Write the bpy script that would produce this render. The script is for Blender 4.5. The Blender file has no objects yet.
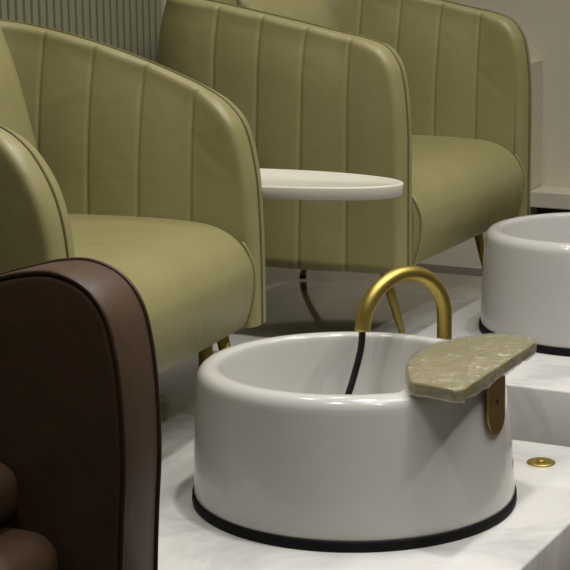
import bpy, bmesh, math, random
from mathutils import Vector, Matrix, noise
random.seed(4)
PI = math.pi
C = bpy.context.scene.collection
H0 = 0.15                      # height of the platforms above the floor

# ------------------------------------------------------------------ materials
def srgb(r, g, b):
    f = lambda c: (c/255/12.92) if c/255 <= 0.04045 else ((c/255+0.055)/1.055)**2.4
    return (f(r), f(g), f(b), 1)

def new_mat(name):
    m = bpy.data.materials.new(name); m.use_nodes = True
    nt = m.node_tree; b = nt.nodes['Principled BSDF']
    return m, nt, b

def simple(name, col, rough=.5, metal=0, coat=0, spec=.5):
    m, nt, b = new_mat(name)
    b.inputs['Base Color'].default_value = col
    b.inputs['Roughness'].default_value = rough
    b.inputs['Metallic'].default_value = metal
    b.inputs['Coat Weight'].default_value = coat
    b.inputs['Specular IOR Level'].default_value = spec
    return m

def noise_node(nt, scale, detail=4, rough=.55, dist=0):
    tc = nt.nodes.new('ShaderNodeTexCoord')
    n = nt.nodes.new('ShaderNodeTexNoise')
    n.inputs['Scale'].default_value = scale; n.inputs['Detail'].default_value = detail
    n.inputs['Roughness'].default_value = rough; n.inputs['Distortion'].default_value = dist
    nt.links.new(tc.outputs['Object'], n.inputs['Vector'])
    return n

def ramp(nt, src, stops):
    r = nt.nodes.new('ShaderNodeValToRGB')
    while len(r.color_ramp.elements) < len(stops): r.color_ramp.elements.new(.5)
    for e, (p, c) in zip(r.color_ramp.elements, stops): e.position = p; e.color = c
    nt.links.new(src, r.inputs['Fac']); return r

def bump(nt, b, src, strength, dist, prev=None):
    bp = nt.nodes.new('ShaderNodeBump')
    bp.inputs['Strength'].default_value = strength; bp.inputs['Distance'].default_value = dist
    nt.links.new(src, bp.inputs['Height'])
    if prev: nt.links.new(prev.outputs['Normal'], bp.inputs['Normal'])
    nt.links.new(bp.outputs['Normal'], b.inputs['Normal']); return bp

def leather(name, c1, c2, rough=.4):
    m, nt, b = new_mat(name)
    n = noise_node(nt, 7, 3)
    r = ramp(nt, n.outputs['Fac'], [(.3, c1), (.7, c2)])
    nt.links.new(r.outputs['Color'], b.inputs['Base Color'])
    b.inputs['Roughness'].default_value = rough
    b.inputs['Specular IOR Level'].default_value = .45
    w = noise_node(nt, 11, 2, .5, .6)
    p = bump(nt, b, w.outputs['Fac'], .25, .012)
    g = noise_node(nt, 420, 2)
    bump(nt, b, g.outputs['Fac'], .10, .0012, p)
    return m

M = {}
M['green'] = leather('olive_leather', srgb(139,132,88), srgb(146,139,95), .40)
M['green_welt_shaded'] = leather('olive_leather_piping_shaded', srgb(98,91,54), srgb(104,97,60), .45)  # piping in deeper olive, its shadow line painted into the colour
M['brown'] = leather('brown_leather', srgb(75,57,42), srgb(81,62,47), .42)
M['brown_welt_shaded'] = leather('brown_leather_piping_shaded', srgb(54,39,29), srgb(58,42,31), .42)  # deeper brown paints in the shadow line along this piping
M['ceramic'] = simple('white_glazed_ceramic', srgb(200,198,194), .16, 0, .4)
M['rubber'] = simple('black_rubber', srgb(7,7,8), .7, 0, 0, .25)
M['hose'] = simple('black_hose_rubber', srgb(8,8,9), .35)
M['gold'] = simple('brushed_gold', srgb(184,164,88), .42, 1)
M['bronze'] = simple('bronze_strap_metal', srgb(160,128,66), .42, 1)
M['table'] = simple('white_lacquer', srgb(208,204,190), .38)
M['white_plastic'] = simple('white_seal', srgb(225,225,222), .3)
M['dark'] = simple('dark_slot', srgb(10,9,8), .6)
M['skirt'] = simple('dark_brown_skirting', srgb(46,36,28), .5)
M['lamp_frame'] = simple('lamp_trim', srgb(220,220,216), .4)

def marble():
    m, nt, b = new_mat('white_marble')
    n = noise_node(nt, 2.6, 6, .6, 1.6)
    r = ramp(nt, n.outputs['Fac'], [(.35, srgb(196,195,194)), (.5, srgb(224,222,219)), (.62, srgb(228,226,223))])
    nt.links.new(r.outputs['Color'], b.inputs['Base Color'])
    b.inputs['Roughness'].default_value = .14
    b.inputs['Coat Weight'].default_value = .8; b.inputs['Coat Roughness'].default_value = .06
    return m
M['marble'] = marble()

def floor_mat():
    m, nt, b = new_mat('dark_polished_tile')
    tc = nt.nodes.new('ShaderNodeTexCoord')
    br = nt.nodes.new('ShaderNodeTexBrick')
    br.offset = 0; br.inputs['Scale'].default_value = 1
    br.inputs['Brick Width'].default_value = .8; br.inputs['Row Height'].default_value = .8
    br.inputs['Mortar Size'].default_value = .003
    br.inputs['Color1'].default_value = srgb(60,52,45); br.inputs['Color2'].default_value = srgb(64,55,48)
    br.inputs['Mortar'].default_value = srgb(34,30,27)
    nt.links.new(tc.outputs['Object'], br.inputs['Vector'])
    nt.links.new(br.outputs['Color'], b.inputs['Base Color'])
    b.inputs['Roughness'].default_value = .2
    return m
M['floor'] = floor_mat()

def plaster(name, c1, c2):
    m, nt, b = new_mat(name)
    n = noise_node(nt, 1.8, 4)
    r = ramp(nt, n.outputs['Fac'], [(.3, c1), (.7, c2)])
    nt.links.new(r.outputs['Color'], b.inputs['Base Color'])
    b.inputs['Roughness'].default_value = .85
    g = noise_node(nt, 160, 3); bump(nt, b, g.outputs['Fac'], .08, .002)
    return m
M['wall'] = plaster('taupe_wall_paint', srgb(206,199,180), srgb(212,205,187))
M['ceil'] = plaster('ceiling_paint', srgb(200,196,186), srgb(206,202,192))
M['slat'] = plaster('sage_slat_paint', srgb(141,140,111), srgb(147,146,117))
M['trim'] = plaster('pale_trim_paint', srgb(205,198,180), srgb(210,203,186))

def pad_mat():
    m, nt, b = new_mat('olive_pad_vinyl')
    n = noise_node(nt, 22, 4)
    r = ramp(nt, n.outputs['Fac'], [(.3, srgb(128,117,70)), (.7, srgb(146,134,84))])
    nt.links.new(r.outputs['Color'], b.inputs['Base Color'])
    b.inputs['Roughness'].default_value = .4
    return m
M['pad'] = pad_mat()

def wrap_mat():
    m, nt, b = new_mat('clear_plastic_film')
    out = nt.nodes['Material Output']
    gl = nt.nodes.new('ShaderNodeBsdfGlossy'); gl.inputs['Roughness'].default_value = .08
    df = nt.nodes.new('ShaderNodeBsdfDiffuse'); df.inputs['Color'].default_value = srgb(225,225,215)
    tr = nt.nodes.new('ShaderNodeBsdfTransparent')
    lw = nt.nodes.new('ShaderNodeLayerWeight'); lw.inputs['Blend'].default_value = .25
    mth = nt.nodes.new('ShaderNodeMath'); mth.operation = 'MULTIPLY_ADD'
    mth.inputs[1].default_value = .6; mth.inputs[2].default_value = .10
    nt.links.new(lw.outputs['Facing'], mth.inputs[0])
    mx = nt.nodes.new('ShaderNodeMixShader'); nt.links.new(mth.outputs[0], mx.inputs[0])
    nt.links.new(tr.outputs[0], mx.inputs[1]); nt.links.new(gl.outputs[0], mx.inputs[2])
    m2 = nt.nodes.new('ShaderNodeMixShader'); m2.inputs[0].default_value = .09
    nt.links.new(mx.outputs[0], m2.inputs[1]); nt.links.new(df.outputs[0], m2.inputs[2])
    n = noise_node(nt, 46, 3, .6, 1.8)
    bp = nt.nodes.new('ShaderNodeBump'); bp.inputs['Strength'].default_value = .9; bp.inputs['Distance'].default_value = .006
    nt.links.new(n.outputs['Fac'], bp.inputs['Height'])
    nt.links.new(bp.outputs[0], gl.inputs['Normal']); nt.links.new(bp.outputs[0], df.inputs['Normal'])
    nt.links.new(m2.outputs[0], out.inputs['Surface'])
    return m
M['wrap'] = wrap_mat()

# ------------------------------------------------------------------ mesh helpers
def obj(name, bm, mat, parent=None, smooth=True, sharp=None):
    bmesh.ops.remove_doubles(bm, verts=bm.verts, dist=1e-6)
    bmesh.ops.recalc_face_normals(bm, faces=bm.faces)
    me = bpy.data.meshes.new(name); bm.to_mesh(me); bm.free()
    for p in me.polygons: p.use_smooth = smooth
    me.materials.append(mat)
    o = bpy.data.objects.new(name, me); C.objects.link(o)
    if sharp is not None: me.set_sharp_from_angle(angle=math.radians(sharp))
    if parent: o.parent = parent
    return o

def thing(name, label, cat, loc=(0,0,0), rz=0, group=None):
    o = bpy.data.objects.new(name, None); C.objects.link(o)
    o.empty_display_size = .05
    o.location = loc; o.rotation_euler = (0,0,rz)
    return tag(o, label, cat, group)

def tag(o, label, cat, group=None):
    o['label'] = label; o['category'] = cat
    if group: o['group'] = group
    return o

def struct(o):
    o['kind'] = 'structure'; return o

def copy_tree(o, parent=None):
    c = o.copy(); C.objects.link(c)
    if parent: c.parent = parent
    for ch in list(o.children): copy_tree(ch, c)
    return c

def add_box(bm, a, b, bev=0, seg=2):
    r = bmesh.ops.create_cube(bm, size=1)
    vs = r['verts']
    for v in vs:
        v.co = Vector([a[i] + (v.co[i]+.5)*(b[i]-a[i]) for i in range(3)])
    if bev:
        es = list({e for v in vs for e in v.link_edges})
        bmesh.ops.bevel(bm, geom=es, offset=bev, segments=seg, profile=.5, affect='EDGES')
    return bm

def box(a, b, bev=0, seg=2):
    return add_box(bmesh.new(), a, b, bev, seg)

def grid(bm, rows, close_u=False, close_v=False):
    vs = [[bm.verts.new(p) for p in r] for r in rows]
    n, m = len(vs), len(vs[0])
    for i in range(n if close_u else n-1):
        for j in range(m if close_v else m-1):
            q = [vs[i][j], vs[(i+1)%n][j], vs[(i+1)%n][(j+1)%m], vs[i][(j+1)%m]]
            try: bm.faces.new(q)
            except ValueError: pass
    return vs

def tube(bm, pts, rad, n=12, caps=True):
    pts = [Vector(p) for p in pts]
    rr = rad if isinstance(rad, (list, tuple)) else [rad]*len(pts)
    T = [(pts[min(i+1,len(pts)-1)]-pts[max(i-1,0)]).normalized() for i in range(len(pts))]
    up = Vector((0,0,1)) if abs(T[0].z) < .9 else Vector((1,0,0))
    N = (up - T[0]*up.dot(T[0])).normalized()
    rows = []
    for i, p in enumerate(pts):
        N = (N - T[i]*N.dot(T[i])).normalized(); B = T[i].cross(N)
        rows.append([p + (N*math.cos(2*PI*k/n)+B*math.sin(2*PI*k/n))*rr[i] for k in range(n)])
    vs = grid(bm, rows, False, True)
    if caps:
        bm.faces.new(vs[0]); bm.faces.new(vs[-1])
    return bm

def lathe(bm, prof, n=96, c=(0,0,0)):
    rows = [[Vector((c[0]+r*math.cos(2*PI*k/n), c[1]+r*math.sin(2*PI*k/n), c[2]+z)) for k in range(n)] for r, z in prof]
    vs = grid(bm, rows, False, True)
    return vs

def catmull(pts, per=8, closed=False):
    P = [Vector(p) for p in pts]; n = len(P); out = []
    for i in range(n if closed else n-1):
        if closed: a,b,c,d = P[(i-1)%n],P[i],P[(i+1)%n],P[(i+2)%n]
        else: a,b,c,d = P[max(i-1,0)],P[i],P[i+1],P[min(i+2,n-1)]
        for k in range(per):
            t = k/per
            out.append(.5*((2*b)+(c-a)*t+(2*a-5*b+4*c-d)*t*t+(3*b-a-3*c+d)*t**3))
    if not closed: out.append(P[-1])
    return out

def inset2(pts, d):
    """offset a closed 2-D outline inwards by d (counter-clockwise outline)"""
    n = len(pts); out = []
    for i in range(n):
        a, b = pts[i-1], pts[(i+1)%n]
        t = (Vector(b)-Vector(a)); t = t.normalized() if t.length > 0 else Vector((1,0))
        out.append(Vector(pts[i]) + Vector((-t.y, t.x))*d)
    return out

def ccw(pts):
    s = sum(pts[i][0]*pts[(i+1)%len(pts)][1]-pts[(i+1)%len(pts)][0]*pts[i][1] for i in range(len(pts)))
    return pts if s > 0 else pts[::-1]

def slab(outline, h0, h1, r, to3, crown=0, seg=6):
    """a thick panel: 2-D outline extruded from h0 to h1, both rims rounded by r; to3(u, v, h) places it.
    crown domes the two faces."""
    outline = ccw([Vector(p) for p in outline])
    st = []
    for k in range(seg+1):
        a = PI/2*k/seg; st.append((r*(1-math.sin(a)), h0 + r*(1-math.cos(a))))
    for k in range(seg+1):
        a = PI/2*(1-k/seg); st.append((r*(1-math.sin(a)), h1 - r*(1-math.cos(a))))
    bm = bmesh.new()
    cen = sum(outline, Vector((0,0)))/len(outline)
    rows = []
    inner0 = inset2(outline, r)
    for f in (.0, .25, .5, .75):
        rows.append([(cen.lerp(p, f), h0 - crown*(1-f*f)) for p in inner0])
    for d, h in st: rows.append([(p, h) for p in inset2(outline, d)])
    for f in (.75, .5, .25, .0):
        rows.append([(cen.lerp(p, f), h1 + crown*(1-f*f)) for p in inner0])
    grid(bm, [[Vector(to3(p.x, p.y, h)) for p, h in row] for row in rows], False, True)
    return bm

# ------------------------------------------------------------------ room shell
XB, XF, YN, YE, ZC = -2.28, 3.2, -2.2, 5.0, 2.75
struct(obj('floor', box((XB-.1, YN-.1, -.1), (XF+.1, YE+.1, 0)), M['floor'], smooth=False))
struct(obj('ceiling', box((XB-.1, YN-.1, ZC), (XF+.1, YE+.1, ZC+.1)), M['ceil'], smooth=False))
struct(obj('wall_back', box((XB-.1, YN-.1, 0), (XB, YE+.1, ZC)), M['wall'], smooth=False))
struct(obj('wall_end', box((XB, YE, 0), (XF, YE+.1, ZC)), M['wall'], smooth=False))
struct(obj('wall_front', box((XF, YN-.1, 0), (XF+.1, YE+.1, ZC)), M['wall'], smooth=False))
struct(obj('wall_near', box((XB, YN-.1, 0), (XF, YN, ZC)), M['wall'], smooth=False))
# ribbed cladding on the back wall, up to the pale end strip
Y1 = 3.765
bm = bmesh.new(); y = Y1; pitch = .0272
add_box(bm, (XB, YN, 0), (XB+.012, Y1, ZC))
while y - pitch > 1.2:
    add_box(bm, (XB+.012, y-pitch+.0035, 0), (XB+.025, y-.0035, ZC), .0035, 2)
    y -= pitch
struct(obj('trim_1', bm, M['slat'], sharp=35))
struct(obj('trim_2', box((XB, Y1, 0), (XB+.034, Y1+.035, ZC), .002), M['trim'], smooth=False))
# low ledge and boxed partition along the end wall
struct(obj('trim_3', box((-1.775, YE-.10, H0+.030), (XF, YE, H0+.075), .003), M['wall'], smooth=False))
bm = box((XB, YE-.125, 0), (-1.777, YE, H0+.415))
struct(obj('trim_4', bm, M['wall'], smooth=False))
struct(obj('lit_edge_strip', box((XB, YE-.125, H0+.415), (-1.777, YE, H0+.426)), M['trim'], smooth=False))  # thin pale cap added to stand for the partition's lit top edge

struct(obj('baseboard_end', box((-1.777, YE-.03, 0), (XF, YE, H0+.030)), M['skirt'], smooth=False))
# ------------------------------------------------------------------ platforms
PX0, PX1, PW = XB+.04, -.861, .876
def platform(name, y1, label):
    o = obj(name, box((PX0, y1-PW, 0), (PX1, y1, H0), .005, 3), M['marble'], sharp=50)
    return tag(o, label, 'platform', 'white pedicure platforms')
platform('platform', 2.935, 'white marble platform under the nearer armchair and the basin with the gold spout')
platform('platform', 4.136, 'white marble platform under the farther armchair and the basin cut off at right')

# ------------------------------------------------------------------ barrel armchairs
W_MID, T2 = .345, .042          # half width to the middle of the shell, half thickness
def plan_path():
    """centre line of the shell, from one arm tip round the back to the other: (x, y, nx, ny, s)"""
    pts = []
    xs, a, b, e = -.385, .19, W_MID, 3.0
    n1 = 60
    for i in range(n1): pts.append((xs*i/n1, -b))
    n2 = 240
    for i in range(n2+1):
        th = -PI/2 + PI*i/n2
        c, s = math.cos(th), math.sin(th)
        pts.append((xs - a*abs(c)**(2/e), b*math.copysign(abs(s)**(2/e), s)))
    for i in range(1, n1+1): pts.append((xs*(1-i/n1), b))
    return pts
PLAN = plan_path()
CUM = [0.0]
for i in range(1, len(PLAN)):
    CUM.append(CUM[-1] + math.dist(PLAN[i], PLAN[i-1]))
SL = CUM[-1]
def at_s(s):
    s = min(max(s, 0), SL)
    lo, hi = 0, len(CUM)-1
    while hi-lo > 1:
        m = (lo+hi)//2
        if CUM[m] <= s: lo = m
        else: hi = m
    t = (s-CUM[lo])/max(CUM[hi]-CUM[lo], 1e-9)
    x = PLAN[lo][0]+(PLAN[hi][0]-PLAN[lo][0])*t; y = PLAN[lo][1]+(PLAN[hi][1]-PLAN[lo][1])*t
    return x, y
def normal_s(s):
    a, b = at_s(s-.02), at_s(s+.02)
    t = Vector((b[0]-a[0], b[1]-a[1])).normalized()
    return Vector((t.y, -t.x))           # points away from the seat
ZB = .165
RIM = .020                     # how far the rounded rim stands out beyond the two faces
# border of the arm seen from the side: (distance back from the tip, height); then it climbs to the back
SOFT = [(0,.16),(0,.26),(.0015,.34),(.007,.43),(.024,.508),(.052,.550),(.095,.579),(.15,.603),(.235,.633),(.345,.664),(.48,.690),(.62,.704),(.80,.710)]
CRISP = [(0,.16),(0,.30),(0,.42),(.003,.49),(.011,.550),(.022,.583),(.046,.611),(.085,.625),(.147,.637),(.30,.667),(.46,.694),(.62,.706),(.80,.710)]
FULL = [(0,.16),(0,.26),(.0015,.36),(.007,.445),(.022,.508),(.048,.556),(.074,.584),(.105,.602),(.15,.618),(.235,.642),(.345,.668),(.48,.692),(.62,.704),(.80,.710)]
RX = .12
def inset_border(prof):
    """inset border as (s, z), s = 0 at the front of the two faces"""
    P = catmull([Vector((d, z)) for d, z in prof], 8)
    B = []
    for k in range(len(P)):
        t = (P[min(k+1,len(P)-1)]-P[max(k-1,0)]).normalized()
        q = P[k] + Vector((t.y, -t.x))*RIM
        B.append((q.x-RIM, q.y))
    base = [(0.0, ZB)]
    for q in B:
        if q[0] > base[-1][0]+.0004 and q[1] > .3: base.append(q)
    base[0] = (0.0, max([q[1] for q in B if q[0] <= base[1][0]*.6] + [base[1][1]-.03]))
    return base
def set_profile(right, left):
    global BASES, SS
    BASES = (inset_border(right), inset_border(left))
    SS = s_samples()
def base_z(s):
    base = BASES[0 if s < SL/2 else 1]
    d = min(s, SL-s)
    if d >= base[-1][0]: return base[-1][1]
    for a, b in zip(base, base[1:]):
        if d <= b[0]: return a[1]+(b[1]-a[1])*(d-a[0])/(b[0]-a[0])
SEAM1 = [.095, .193, .292, .391]
SEAMS = SEAM1 + [.391 + (SL-2*.391)*k/5 for k in range(1,5)] + [SL-s for s in SEAM1[::-1]]
def groove(s, w):
    d = min(abs(s-q) for q in SEAMS)
    g = -.0036*math.exp(-(d/.0036)**2) - .0026*math.exp(-(d/.026)**2)
    return g
def s_samples():
    S = set()
    for d, z in BASES[0]+BASES[1]:
        if d < RX: S.add(d)
    S |= {SL-s for s in S}
    n = 90
    for i in range(n+1): S.add(RX + (SL-2*RX)*i/n)
    for q in SEAMS:
        for d in (-.016,-.011,-.0075,-.005,-.0025,0,.0025,.005,.0075,.011,.016): S.add(q+d)
    L = sorted(S); out = [L[0]]
    for s in L[1:]:
        if s-out[-1] > .0012: out.append(s)
    return out

def smooth01(x):
    x = max(0, min(1, x)); return x*x*(3-2*x)
def half_at(dt, de, side=-1):
    """half thickness of the padding: it thins towards the top and the front border"""
    top = smooth01(de/.14)
    k = 1.0
    w_, a = (.11, .34) if side < 0 else (.22, .50)
    for d, w_, a in ((dt, w_, a*top), (de, .06, .10)):
        if d < w_:
            t = (w_-d)/w_
            k *= 1-a*t*t
    return T2*k
def lean(w, de, side):
    return (.030*(1-w) if side < 0 else .022*(1-w*w))*smooth01(de/.22)
def shell_mesh():
    bm = bmesh.new()
    NW = 22
    for side in (-1, 1):                  # inner and outer face
        rows = []
        for s in SS:
            n = normal_s(s); x, y = at_s(s); zt = base_z(s)
            d_end = min(s, SL-s)
            col = []
            for j in range(NW+1):
                w = j/NW
                z = ZB + w*(zt-ZB)
                g = groove(s, w)
                p = Vector((x, y)) + n*side*(half_at(zt-z, d_end, side)+g+lean(w, d_end, side))
                col.append(Vector((p.x, p.y, z)))
            rows.append(col)
        grid(bm, rows)
    # rounded rim: follows front edge, top, front edge
    edge = rim_line(RIM)
    K = 18
    rows = []
    for (s, z, es, ez, gtop) in edge:
        n = normal_s(s); x, y = at_s(s)
        tx = Vector(at_s(s+.01))-Vector(at_s(s-.01)) if 0.01 < s < SL-.01 else (Vector(at_s(min(s+.02,SL)))-Vector(at_s(max(s-.02,0))))
        tx.normalize()
        row = []
        g = groove(s, 1)*gtop
        for k in range(K+1):
            a = -PI/2 + PI*k/K
            d_end = min(s, SL-s)
            sd = -1 if a < 0 else 1
            half = (half_at(max(0, base_z(s)-z), d_end, sd)+g*abs(math.sin(a)))*math.sin(a)
            half += lean((z-ZB)/max(base_z(s)-ZB, .01), d_end, sd)*math.sin(a)
            out = RIM*max(0, 1-abs(math.sin(a))**2.7)**(1/2.7)
            p = Vector((x, y)) + n*half + tx*es*out
            row.append(Vector((p.x, p.y, z + ez*out)))
        rows.append(row)
    grid(bm, rows)
    # closed bottom
    rows = []
    for s in SS:
        n = normal_s(s); x, y = at_s(s)
        de = min(s, SL-s); rows.append([Vector((x+n.x*q, y+n.y*q, ZB)) for q in [sd*(half_at(base_z(s)-ZB, de, sd)+groove(s, 0)+lean(0, de, sd)) for sd in (-1, 1)]])
    grid(bm, rows)
    return bm

def rim_line(inset):
    """(s, z, outward s, outward z, groove amount) along the border of the panel"""
    out = []
    base = []
    zt0 = base_z(0)
    for i in range(10): base.append((0.0, ZB + (zt0-ZB)*i/10))
    for s in SS: base.append((s, base_z(s)))
    for i in range(9, -1, -1): base.append((SL, ZB + (zt0-ZB)*i/10))
    n = len(base)
    for i, (s, z) in enumerate(base):
        a = base[max(i-1,0)]; b = base[min(i+1,n-1)]
        # smooth tangent
        a = base[max(i-2,0)]; b = base[min(i+2,n-1)]
        t = Vector((b[0]-a[0], b[1]-a[1]))
        t = t.normalized() if t.length > 1e-9 else Vector((0,1))
        o = Vector((-t.y, t.x))
        on_top = 1
        out.append((s, z, o.x, o.y, on_top))
    return out

def welt_pts(extra=.0205):
    pts = []
    for (s, z, es, ez, g) in rim_line(RIM):
        x, y = at_s(s)
        tx = Vector(at_s(min(s+.015,SL)))-Vector(at_s(max(s-.015,0))); tx.normalize()
        p = Vector((x, y)) + tx*es*extra
        q = Vector((p.x, p.y, z+ez*extra))
        if not pts or (q-pts[-1]).length > .006: pts.append(q)
    return pts

def seat_outline(dx=-.024):
    # side profile in (x, z), front towards +x
    pts = [(-.455,.165),(-.30,.165),(-.10,.165),(.00,.166),(.030,.170)]
    pts += [(.043,.19),(.052,.23),(.054,.27),(.047,.296),(.030,.322),(.000,.342),(-.04,.353)]
    pts += [(-.12,.357),(-.22,.357),(-.34,.355),(-.455,.352)]
    return [Vector((x+(dx if x > -.2 else 0), z)) for x, z in pts]

def seat_mesh():
    o = catmull(seat_outline(), 4, False)
    w = .300
    return slab(o, -w, w, .022, lambda u, v, h: (u, h, v + .006*(1-(h/w)**2)*(1 if v > .3 else 0)), .0)

def cushion_mesh(w, h, t, e=2.6, n=40):
    """pillow with pointed corners"""
    bm = bmesh.new()
    for sgn in (1, -1):
        rows = []
        for i in range(n+1):
            u = -1+2*i/n; row = []
            for j in range(n+1):
                v = -1+2*j/n
                k = max(0, (1-abs(u)**e)*(1-abs(v)**e))**.55
                pin = 1-.07*(1-abs(u)**2)*abs(v)**3
                pin2 = 1-.07*(1-abs(v)**2)*abs(u)**3
                row.append(Vector((u*w/2*pin2, v*h/2*pin, sgn*t/2*k)))
            rows.append(row)
        grid(bm, rows)
    return bm

def leg_parts(parent, x0, y0, x1, y1):
    a = Vector((x0, y0, .172)); b = Vector((x1, y1, .004))
    lg = obj('leg', tube(bmesh.new(), [a, a.lerp(b,.5), b+Vector((0,0,.006)), b], [.0120,.0095,.0070,.0070], 16), M['gold'], parent)
    c = b+Vector((0,0,.006))
    obj('foot_cap', tube(bmesh.new(), [c, Vector((b.x, b.y, .0012))], [.0082,.0082], 16), M['rubber'], lg)

def make_chair(name_loc, prof, rz, seat_dz, legs):
    loc = name_loc; set_profile(*prof)
    t = thing('barrel_armchair', '', 'armchair', loc, rz, 'olive leather barrel armchairs')
    obj('shell', shell_mesh(), M['green'], t)
    w = obj('piping', tube(bmesh.new(), welt_pts(), .0025, 8), M['green_welt_shaded'], t)
    s = obj('seat', seat_mesh(), M['green'], t); s.scale.z = 1 + seat_dz/.36
    # piping along both side edges of the seat front
    o = catmull(seat_outline(), 4, False)
    for sg in (-1, 1):
        pts = [Vector((p.x, sg*.296, p.y)) for p in inset2(ccw(o), .001) if p.x > -.12 and .172 < p.y < .325]
        pts.sort(key=lambda p: math.atan2(p.z-.25, p.x+.0))
        obj('piping', tube(bmesh.new(), pts, .0022, 8), M['green'], s)
    bm = box((-.50, -.29, .152), (-.12, .29, .168), .006)
    obj('base_board', bm, M['dark'], t)
    for sg in (-1, 1):
        leg_parts(t, legs[0], sg*legs[2], legs[1], sg*legs[3])
        leg_parts(t, legs[4], sg*.19, legs[4]-.045, sg*.19)
    return t
chair_a = make_chair((-1.534, 2.548, H0), (FULL, SOFT), math.radians(5), 0, (-.035, -.0, .285, .28, -.405))
chair_a['label'] = 'nearer olive leather armchair, at left behind the basin with the gold spout'
chair_b = make_chair((-1.506, 3.750, H0), (CRISP, CRISP), 0, -.012, (-.078, -.034, .258, .250, -.44))
chair_b['label'] = 'farther olive leather armchair, behind the white side table'

def pillow(ch, label):
    o = obj('back_cushion', cushion_mesh(.40, .34, .13), M['green'])
    o.location = Vector(ch.location) + Vector((-.385, -.02, .535))
    o.rotation_euler = (0, math.radians(90-14), 0)
    o.rotation_euler = Matrix(((0,-math.sin(.26),math.cos(.26)),(1,0,0),(0,math.cos(.26),math.sin(.26)))).to_euler()
    return tag(o, label, 'cushion', 'olive back cushions')
pillow(chair_a, 'olive leather cushion leaning on the backrest of the nearer armchair')
pillow(chair_b, 'olive leather cushion leaning on the backrest of the farther armchair')

# ------------------------------------------------------------------ basins
def basin_mesh():
    prof = [(.0,.004),(.245,.004),(.2485,.008),(.2480,.03),(.2455,.08),(.2415,.13),(.2380,.17),(.2355,.186)]
    for k in range(1, 7):                     # rolled lip: wide outside, tight inside
        a = PI/2*k/6; prof.append((.2145+.0210*math.cos(a), .188+.0220*math.sin(a)))
    for k in range(1, 6):
        a = PI/2*k/6; prof.append((.2090-.0085*math.sin(a), .2015+.0085*math.cos(a)))
    prof += [(.2000,.198),(.1990,.180),(.1975,.14),(.195,.09),(.184,.060),(.160,.043),(.10,.036),(.0,.034)]
    n = 144; rows = []
    for r, z in prof:
        row = []
        for k in range(n):
            ph = 2*PI*k/n
            rr = r
            d = (ph+PI) % (2*PI) - PI          # 0 at the footrest side
            bl = max(0, min(1, (math.radians(46)-abs(d))/math.radians(9)))
            bl = bl*bl*(3-2*bl)
            zz = z
            if z > .15 and r < .222 and r > .19: rr = r - .016*bl*min(1,(z-.15)/.03)
            if z > .195: zz = z + .004*bl
            w = max(0, (z-.05)/.16)
            zz += .0062*w*(1-math.cos(ph-math.radians(117)))
            row.append(Vector((rr*math.cos(ph)-.0050*w, rr*math.sin(ph)-.0024*w, zz)))
        rows.append(row)
    bm = bmesh.new(); grid(bm, rows, False, True)
    return bm
def make_basin(loc):
    t = thing('pedicure_basin', '', 'basin', loc, 0, 'round white pedicure basins')
    obj('bowl', basin_mesh(), M['ceramic'], t)
    bm = bmesh.new()
    lathe(bm, [(.235,.0005),(.2505,.0005),(.2515,.004),(.2512,.014),(.2500,.0165),(.2460,.0165)], 128)
    obj('base_ring', bm, M['rubber'], t)
    bm = bmesh.new()
    lathe(bm, [(.0,.034),(.026,.0345),(.028,.037),(.024,.040),(.0,.041)], 40)
    obj('drain', bm, M['gold'], t)
    return t
BX, BY = -1.203, 2.548
b1 = make_basin((BX, BY, H0)); b1['label'] = 'round white basin with black base ring in front, under the gold spout'
b2 = copy_tree(b1); b2.location = (-1.199, 3.750, H0)
b2['label'] = 'round white basin with black base ring cut off at the right, before the farther armchair'

# faucet: gooseneck standing just behind the first basin
t = thing('gooseneck_faucet', 'curved gold gooseneck spout with black hose over the front basin', 'faucet', (0,0,0))
f0 = Vector((-1.166, 2.822, H0)); d = Vector((-.434, -.90, 0)).normalized(); R = .087
zc = H0+.234
pts = [f0 + Vector((0,0,z)) for z in (.0,.05,.10,.16,.20)]
c = f0 + d*R
for k in range(0, 25):
    a = PI - (PI*.985)*k/24
    pts.append(Vector((c.x + d.x*R*math.cos(a), c.y + d.y*R*math.cos(a), zc + R*math.sin(a)*.93)))
tip = pts[-1] + Vector((0,0,-.003)) ; pts.append(tip)
t.location = f0
def rel(P): return [Vector(p)-f0 for p in P]
obj('spout', tube(bmesh.new(), rel(pts), .0125, 20), M['gold'], t)
bm = bmesh.new(); lathe(bm, [(.0,.0),(.019,.0),(.019,.006),(.0135,.010),(.011,.010)], 32)
obj('flange', bm, M['gold'], t)
hp = catmull([tip+Vector((0,0,.01)), tip+Vector((-.002,-.003,-.03)), tip+Vector((-.012,-.012,-.08)), tip+Vector((-.022,-.02,-.12)), tip+Vector((-.026,-.03,-.155))], 8)
obj('hose', tube(bmesh.new(), rel(hp), .0056, 12), M['hose'], t)

# footrest: wrapped half-moon pad on a bronze strap hooked over the rim
t = thing('footrest', 'plastic wrapped olive half-moon footrest pad on the rim of the front basin', 'footrest', (-.960, BY, H0))
def moon(g=0):
    P = [(-.004,-.1735),(.004,-.160),(.004,.128),(-.006,.143),(-.030,.158),(-.066,.156),(-.096,.128),(-.122,.086),(-.134,.028),(-.130,-.034),(-.110,-.098),(-.078,-.158)]
    c = Vector((-.05, -.01))
    P = [Vector(p) for p in P]
    P = [p + (p-c).normalized()*g for p in P]
    return [P[0], P[1]] + catmull(P[2:], 8)
def resample(pts, step):
    out = []
    n = len(pts)
    for i in range(n):
        a, b = pts[i], pts[(i+1)%n]; L = (b-a).length
        m = max(1, int(L/step))
        for k in range(m): out.append(a.lerp(b, k/m))
    return out
def tilt(u, v, h): return (u, v, h + .012*(v/.158) * 1 - .02*u*0)
obj('pad', slab(resample(moon(), .008), .2242, .2425, .003, lambda u, v, h: (u, v, h), .003), M['pad'], t)
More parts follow.
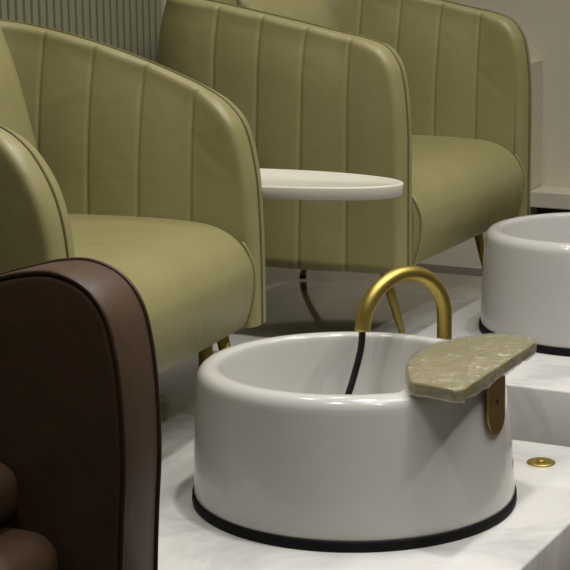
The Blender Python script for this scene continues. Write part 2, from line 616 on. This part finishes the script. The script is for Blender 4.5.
bm = slab(resample(moon(.0035), .004), .2232, .2450, .004, lambda u, v, h: (u, v, h), .0035)
for v in bm.verts:
    k = noise.noise(v.co*Vector((38,38,60))) ; k2 = noise.noise(v.co*95)
    if v.co.z > .235: v.co.z += .0022*k+.0014*k2
    side = 1 if v.co.x > .0 or v.co.y < -.12 else .3
    if v.co.z < .2440: v.co.x += .0036*(k+.3*k2)*side; v.co.y += .0032*(k2+.3*k)*side
    if v.co.x > .004 and v.co.z < .230: v.co.z -= .002+.002*k
obj('plastic_wrap', bm, M['wrap'], t)
# strap: runs down the outside of the bowl, rounded end, one slot
bm = bmesh.new()
rows_o = []
hw = .033
def strap_x(z):                    # outside of the bowl at height z, in the footrest's own frame
    r = .2405 if z > .17 else .2435+(.17-z)*.08 - .003
    return BX + r + .960 - .004
zs = [.2170-.002*i for i in range(25)]
zl = zs[-1]
for side in (0, 1):
    rows = []
    for z in zs + [zl-hw*math.sin(PI/2*k/8) for k in range(1, 9)]:
        w = hw if z >= zl else hw*math.sqrt(max(0, 1-((zl-z)/hw)**2))
        rows.append([Vector((strap_x(z) + .0035*side + .001, y_-.016, z)) for y_ in [w*(q/4-1) for q in range(9)]])
    rows_o.append(rows)
for rows in rows_o: grid(bm, rows)
a, b = rows_o
for j in (0, -1): grid(bm, [[r[j] for r in a], [r[j] for r in b]])
grid(bm, [a[0], b[0]])
st = obj('strap', bm, M['bronze'], t, sharp=40)
zm = .186
bm = bmesh.new()
xx = strap_x(zm)+.0046
tube(bm, [Vector((xx-.002, -.015, zm-.005)), Vector((xx-.002, -.015, zm+.005))], .0042, 10)
obj('slot', bm, M['dark'], st)

# gold drain cap set in the platform
t = thing('drain_cap', 'small round gold drain cap set in the white platform beside the front basin', 'drain', (-.997, 2.828, H0))
bm = bmesh.new()
lathe(bm, [(.0,.0002),(.0230,.0002),(.0230,.0022),(.0205,.0034),(.0145,.0024),(.0,.0020)], 40)
obj('flange', bm, M['gold'], t)
bm = bmesh.new(); lathe(bm, [(.0065,.002),(.0065,.0048),(.005,.0056),(.0,.0058)], 24)
obj('knob', bm, M['gold'], t)

# ------------------------------------------------------------------ side table between the armchairs
t = thing('side_table', 'oval white side table between the two olive armchairs', 'side table', (-1.760, 3.066, -.0))
def oval(a, b, n=96, rot=0):
    return [Vector((a*math.cos(2*PI*k/n), b*math.sin(2*PI*k/n))) for k in range(n)]
ct, st_ = math.cos(.12), math.sin(.12)
def tab3(u, v, h): return (.145 + u*ct - v*st_, u*st_ + v*ct, h)
bm = bmesh.new()
rows = []
prof = [(-1,.532),(-.020,.5215),(-.008,.5215),(-.0045,.5222),(-.0032,.5240),(-.0015,.533),(.0,.5435),(-.0008,.5455),(-.0025,.5462),(-.008,.5462),(-.0105,.5450),(-.012,.5420),(-1,.5415)]
prof = [(o_, z+.002) for o_, z in prof]
for o_, z in prof:
    if o_ == -1: rows.append([Vector(tab3(0, 0, z)) for k in range(96)])
    else: rows.append([Vector(tab3(p.x, p.y, z)) for p in oval(.255+o_, .098+o_)])
grid(bm, rows, False, True)
obj('tabletop', bm, M['table'], t)
obj('pole', tube(bmesh.new(), [Vector((0,0,.01)), Vector((0,0,.30)), Vector((0,0,.525))], .014, 20), M['gold'], t)
bm = bmesh.new(); lathe(bm, [(.0,.0),(.115,.0),(.117,.004),(.112,.009),(.02,.014),(.0,.014)], 64)
obj('base', bm, M['gold'], t)

# ------------------------------------------------------------------ brown armchair close to the camera
t = thing('brown_armchair', 'dark brown leather armchair with puffy seat cushions, close at lower left', 'armchair', (-1.45, 1.45, 0))
OX, OY = -1.455, 1.45
front = [(-1.60,.08),(-1.117,.08),(-1.113,.17),(-1.109,.233),(-1.104,.30),(-1.105,.376),(-1.111,.433),(-1.123,.475),(-1.148,.504),(-1.187,.517),(-1.228,.514),(-1.275,.502),(-1.36,.478),(-1.50,.45),(-1.65,.435),(-1.80,.43)]
o1 = catmull([Vector((x, z)) for x, z in front[1:]], 6)
outline = [Vector((-1.80,.08-.06))] + [Vector((-1.119,.02))] + o1
outline = [Vector((p.x-OX, p.y+H0)) for p in outline]
outline_r = resample(outline, .012)
for sg, y0, y1 in ((1, 1.722, 1.806), (-1, 1.094, 1.178)):
    a = obj('armrest', slab(outline_r, y0-OY, y1-OY, .010, lambda u, v, h: (u, h, v), .004, 4), M['brown'], t)
    for yy in (y0+.0035, y1-.0035):
        ip = inset2(ccw([Vector(p) for p in outline_r]), .0005)
        pts = [Vector((p.x, yy-OY, p.y)) for p in ip]
        # keep the exposed front and top run of the border
        k0 = min(range(len(pts)), key=lambda i: (pts[i].z-.17)**2+(pts[i].x-.32)**2)
        pts = pts[k0:]+pts[:k0]
        run = [p for p in pts if not (p.x < -.345 or p.z < .172)]
        obj('piping', tube(bmesh.new(), run, .0030, 8), M['brown_welt_shaded'], a)
bm = slab(resample([Vector((-.36,.15)),Vector((-.22,.15)),Vector((-.235,.35)),Vector((-.265,.62)),Vector((-.30,.66)),Vector((-.37,.66)),Vector((-.39,.6))], .02),
          1.180-OY, 1.720-OY, .03, lambda u, v, h: (u, h, v), .0)
obj('backrest', bm, M['brown'], t)
def puff(x0, x1, z0, z1, r, y0, y1):
    pts = []
    for cx, cz, a0 in ((x1-r, z1-r, 0), (x0+r, z1-r, 90), (x0+r, z0+r, 180), (x1-r, z0+r, 270)):
        for k in range(9):
            a = math.radians(a0+90*k/8); pts.append(Vector((cx+r*math.cos(a), cz+r*math.sin(a))))
    return slab(resample(pts, .02), y0, y1, min(r*.9, .035), lambda u, v, h: (u, h, v), .0, 6)
obj('seat_cushion', puff(-1.66-OX, -1.178-OX, .07+H0, .221+H0, .036, 1.182-OY, 1.718-OY), M['brown'], t)
obj('back_cushion', puff(-1.69-OX, -1.232-OX, .224+H0, .297+H0, .030, 1.182-OY, 1.718-OY), M['brown'], t)
obj('base_board', box((-1.78-OX, 1.12-OY, .0), (-1.16-OX, 1.78-OY, .172), .01), M['dark'], t)

# ------------------------------------------------------------------ ceiling downlights and an added fill light
def downlight(x, y, w, r=.07):
    l = bpy.data.lights.new('downlight', 'AREA'); l.shape = 'DISK'; l.size = 2*r; l.energy = w
    l.color = (1, .975, .93); l.spread = math.radians(125)
    o = bpy.data.objects.new('downlight', l); C.objects.link(o); o.location = (x, y, ZC-.012)
def panel(x, y, sx, sy, w):  # unseen area light added as soft fill
    l = bpy.data.lights.new('fill_light', 'AREA'); l.shape = 'RECTANGLE'; l.size = sx; l.size_y = sy; l.energy = w
    l.color = (1, .98, .94)
    o = bpy.data.objects.new('fill_light', l); C.objects.link(o); o.location = (x, y, ZC-.012)
for x, y, w in ((-1.0, 1.3, 9), (-.9, 2.5, 14), (-.9, 3.7, 7), (.4, 1.3, 8), (.4, 2.5, 12), (.4, 3.7, 7), (-1.9, 2.5, 4), (-1.9, 3.7, 3)):
    downlight(x, y, w)
panel(-.2, 2.6, .6, 2.4, 30)
w = bpy.data.worlds.new('World'); bpy.context.scene.world = w; w.use_nodes = True
w.node_tree.nodes['Background'].inputs[0].default_value = (.5,.5,.5,1); w.node_tree.nodes['Background'].inputs[1].default_value = .1

# ------------------------------------------------------------------ camera
f, yaw, pitch, roll, H = 1901.05, -.477611, .216809, -.0132745, .957631
fw = Vector((math.sin(yaw)*math.cos(pitch), math.cos(yaw)*math.cos(pitch), -math.sin(pitch)))
r = Vector((math.cos(yaw), -math.sin(yaw), 0)); u = r.cross(fw)
r2 = r*math.cos(roll)+u*math.sin(roll); u2 = -r*math.sin(roll)+u*math.cos(roll)
cam = bpy.data.cameras.new('camera'); co = bpy.data.objects.new('camera', cam); C.objects.link(co)
mt = Matrix((r2, u2, -fw)).transposed().to_4x4(); mt.translation = (0, 0, H+H0)
co.matrix_world = mt
cam.sensor_width = 36; cam.sensor_fit = 'HORIZONTAL'; cam.lens = f/570*36
cam.clip_start = .02
S = bpy.context.scene
S.camera = co
S.view_settings.view_transform = 'Standard'; S.view_settings.look = 'None'
S.view_settings.gamma = 1; S.view_settings.use_curve_mapping = False
S.view_settings.exposure = -0.28
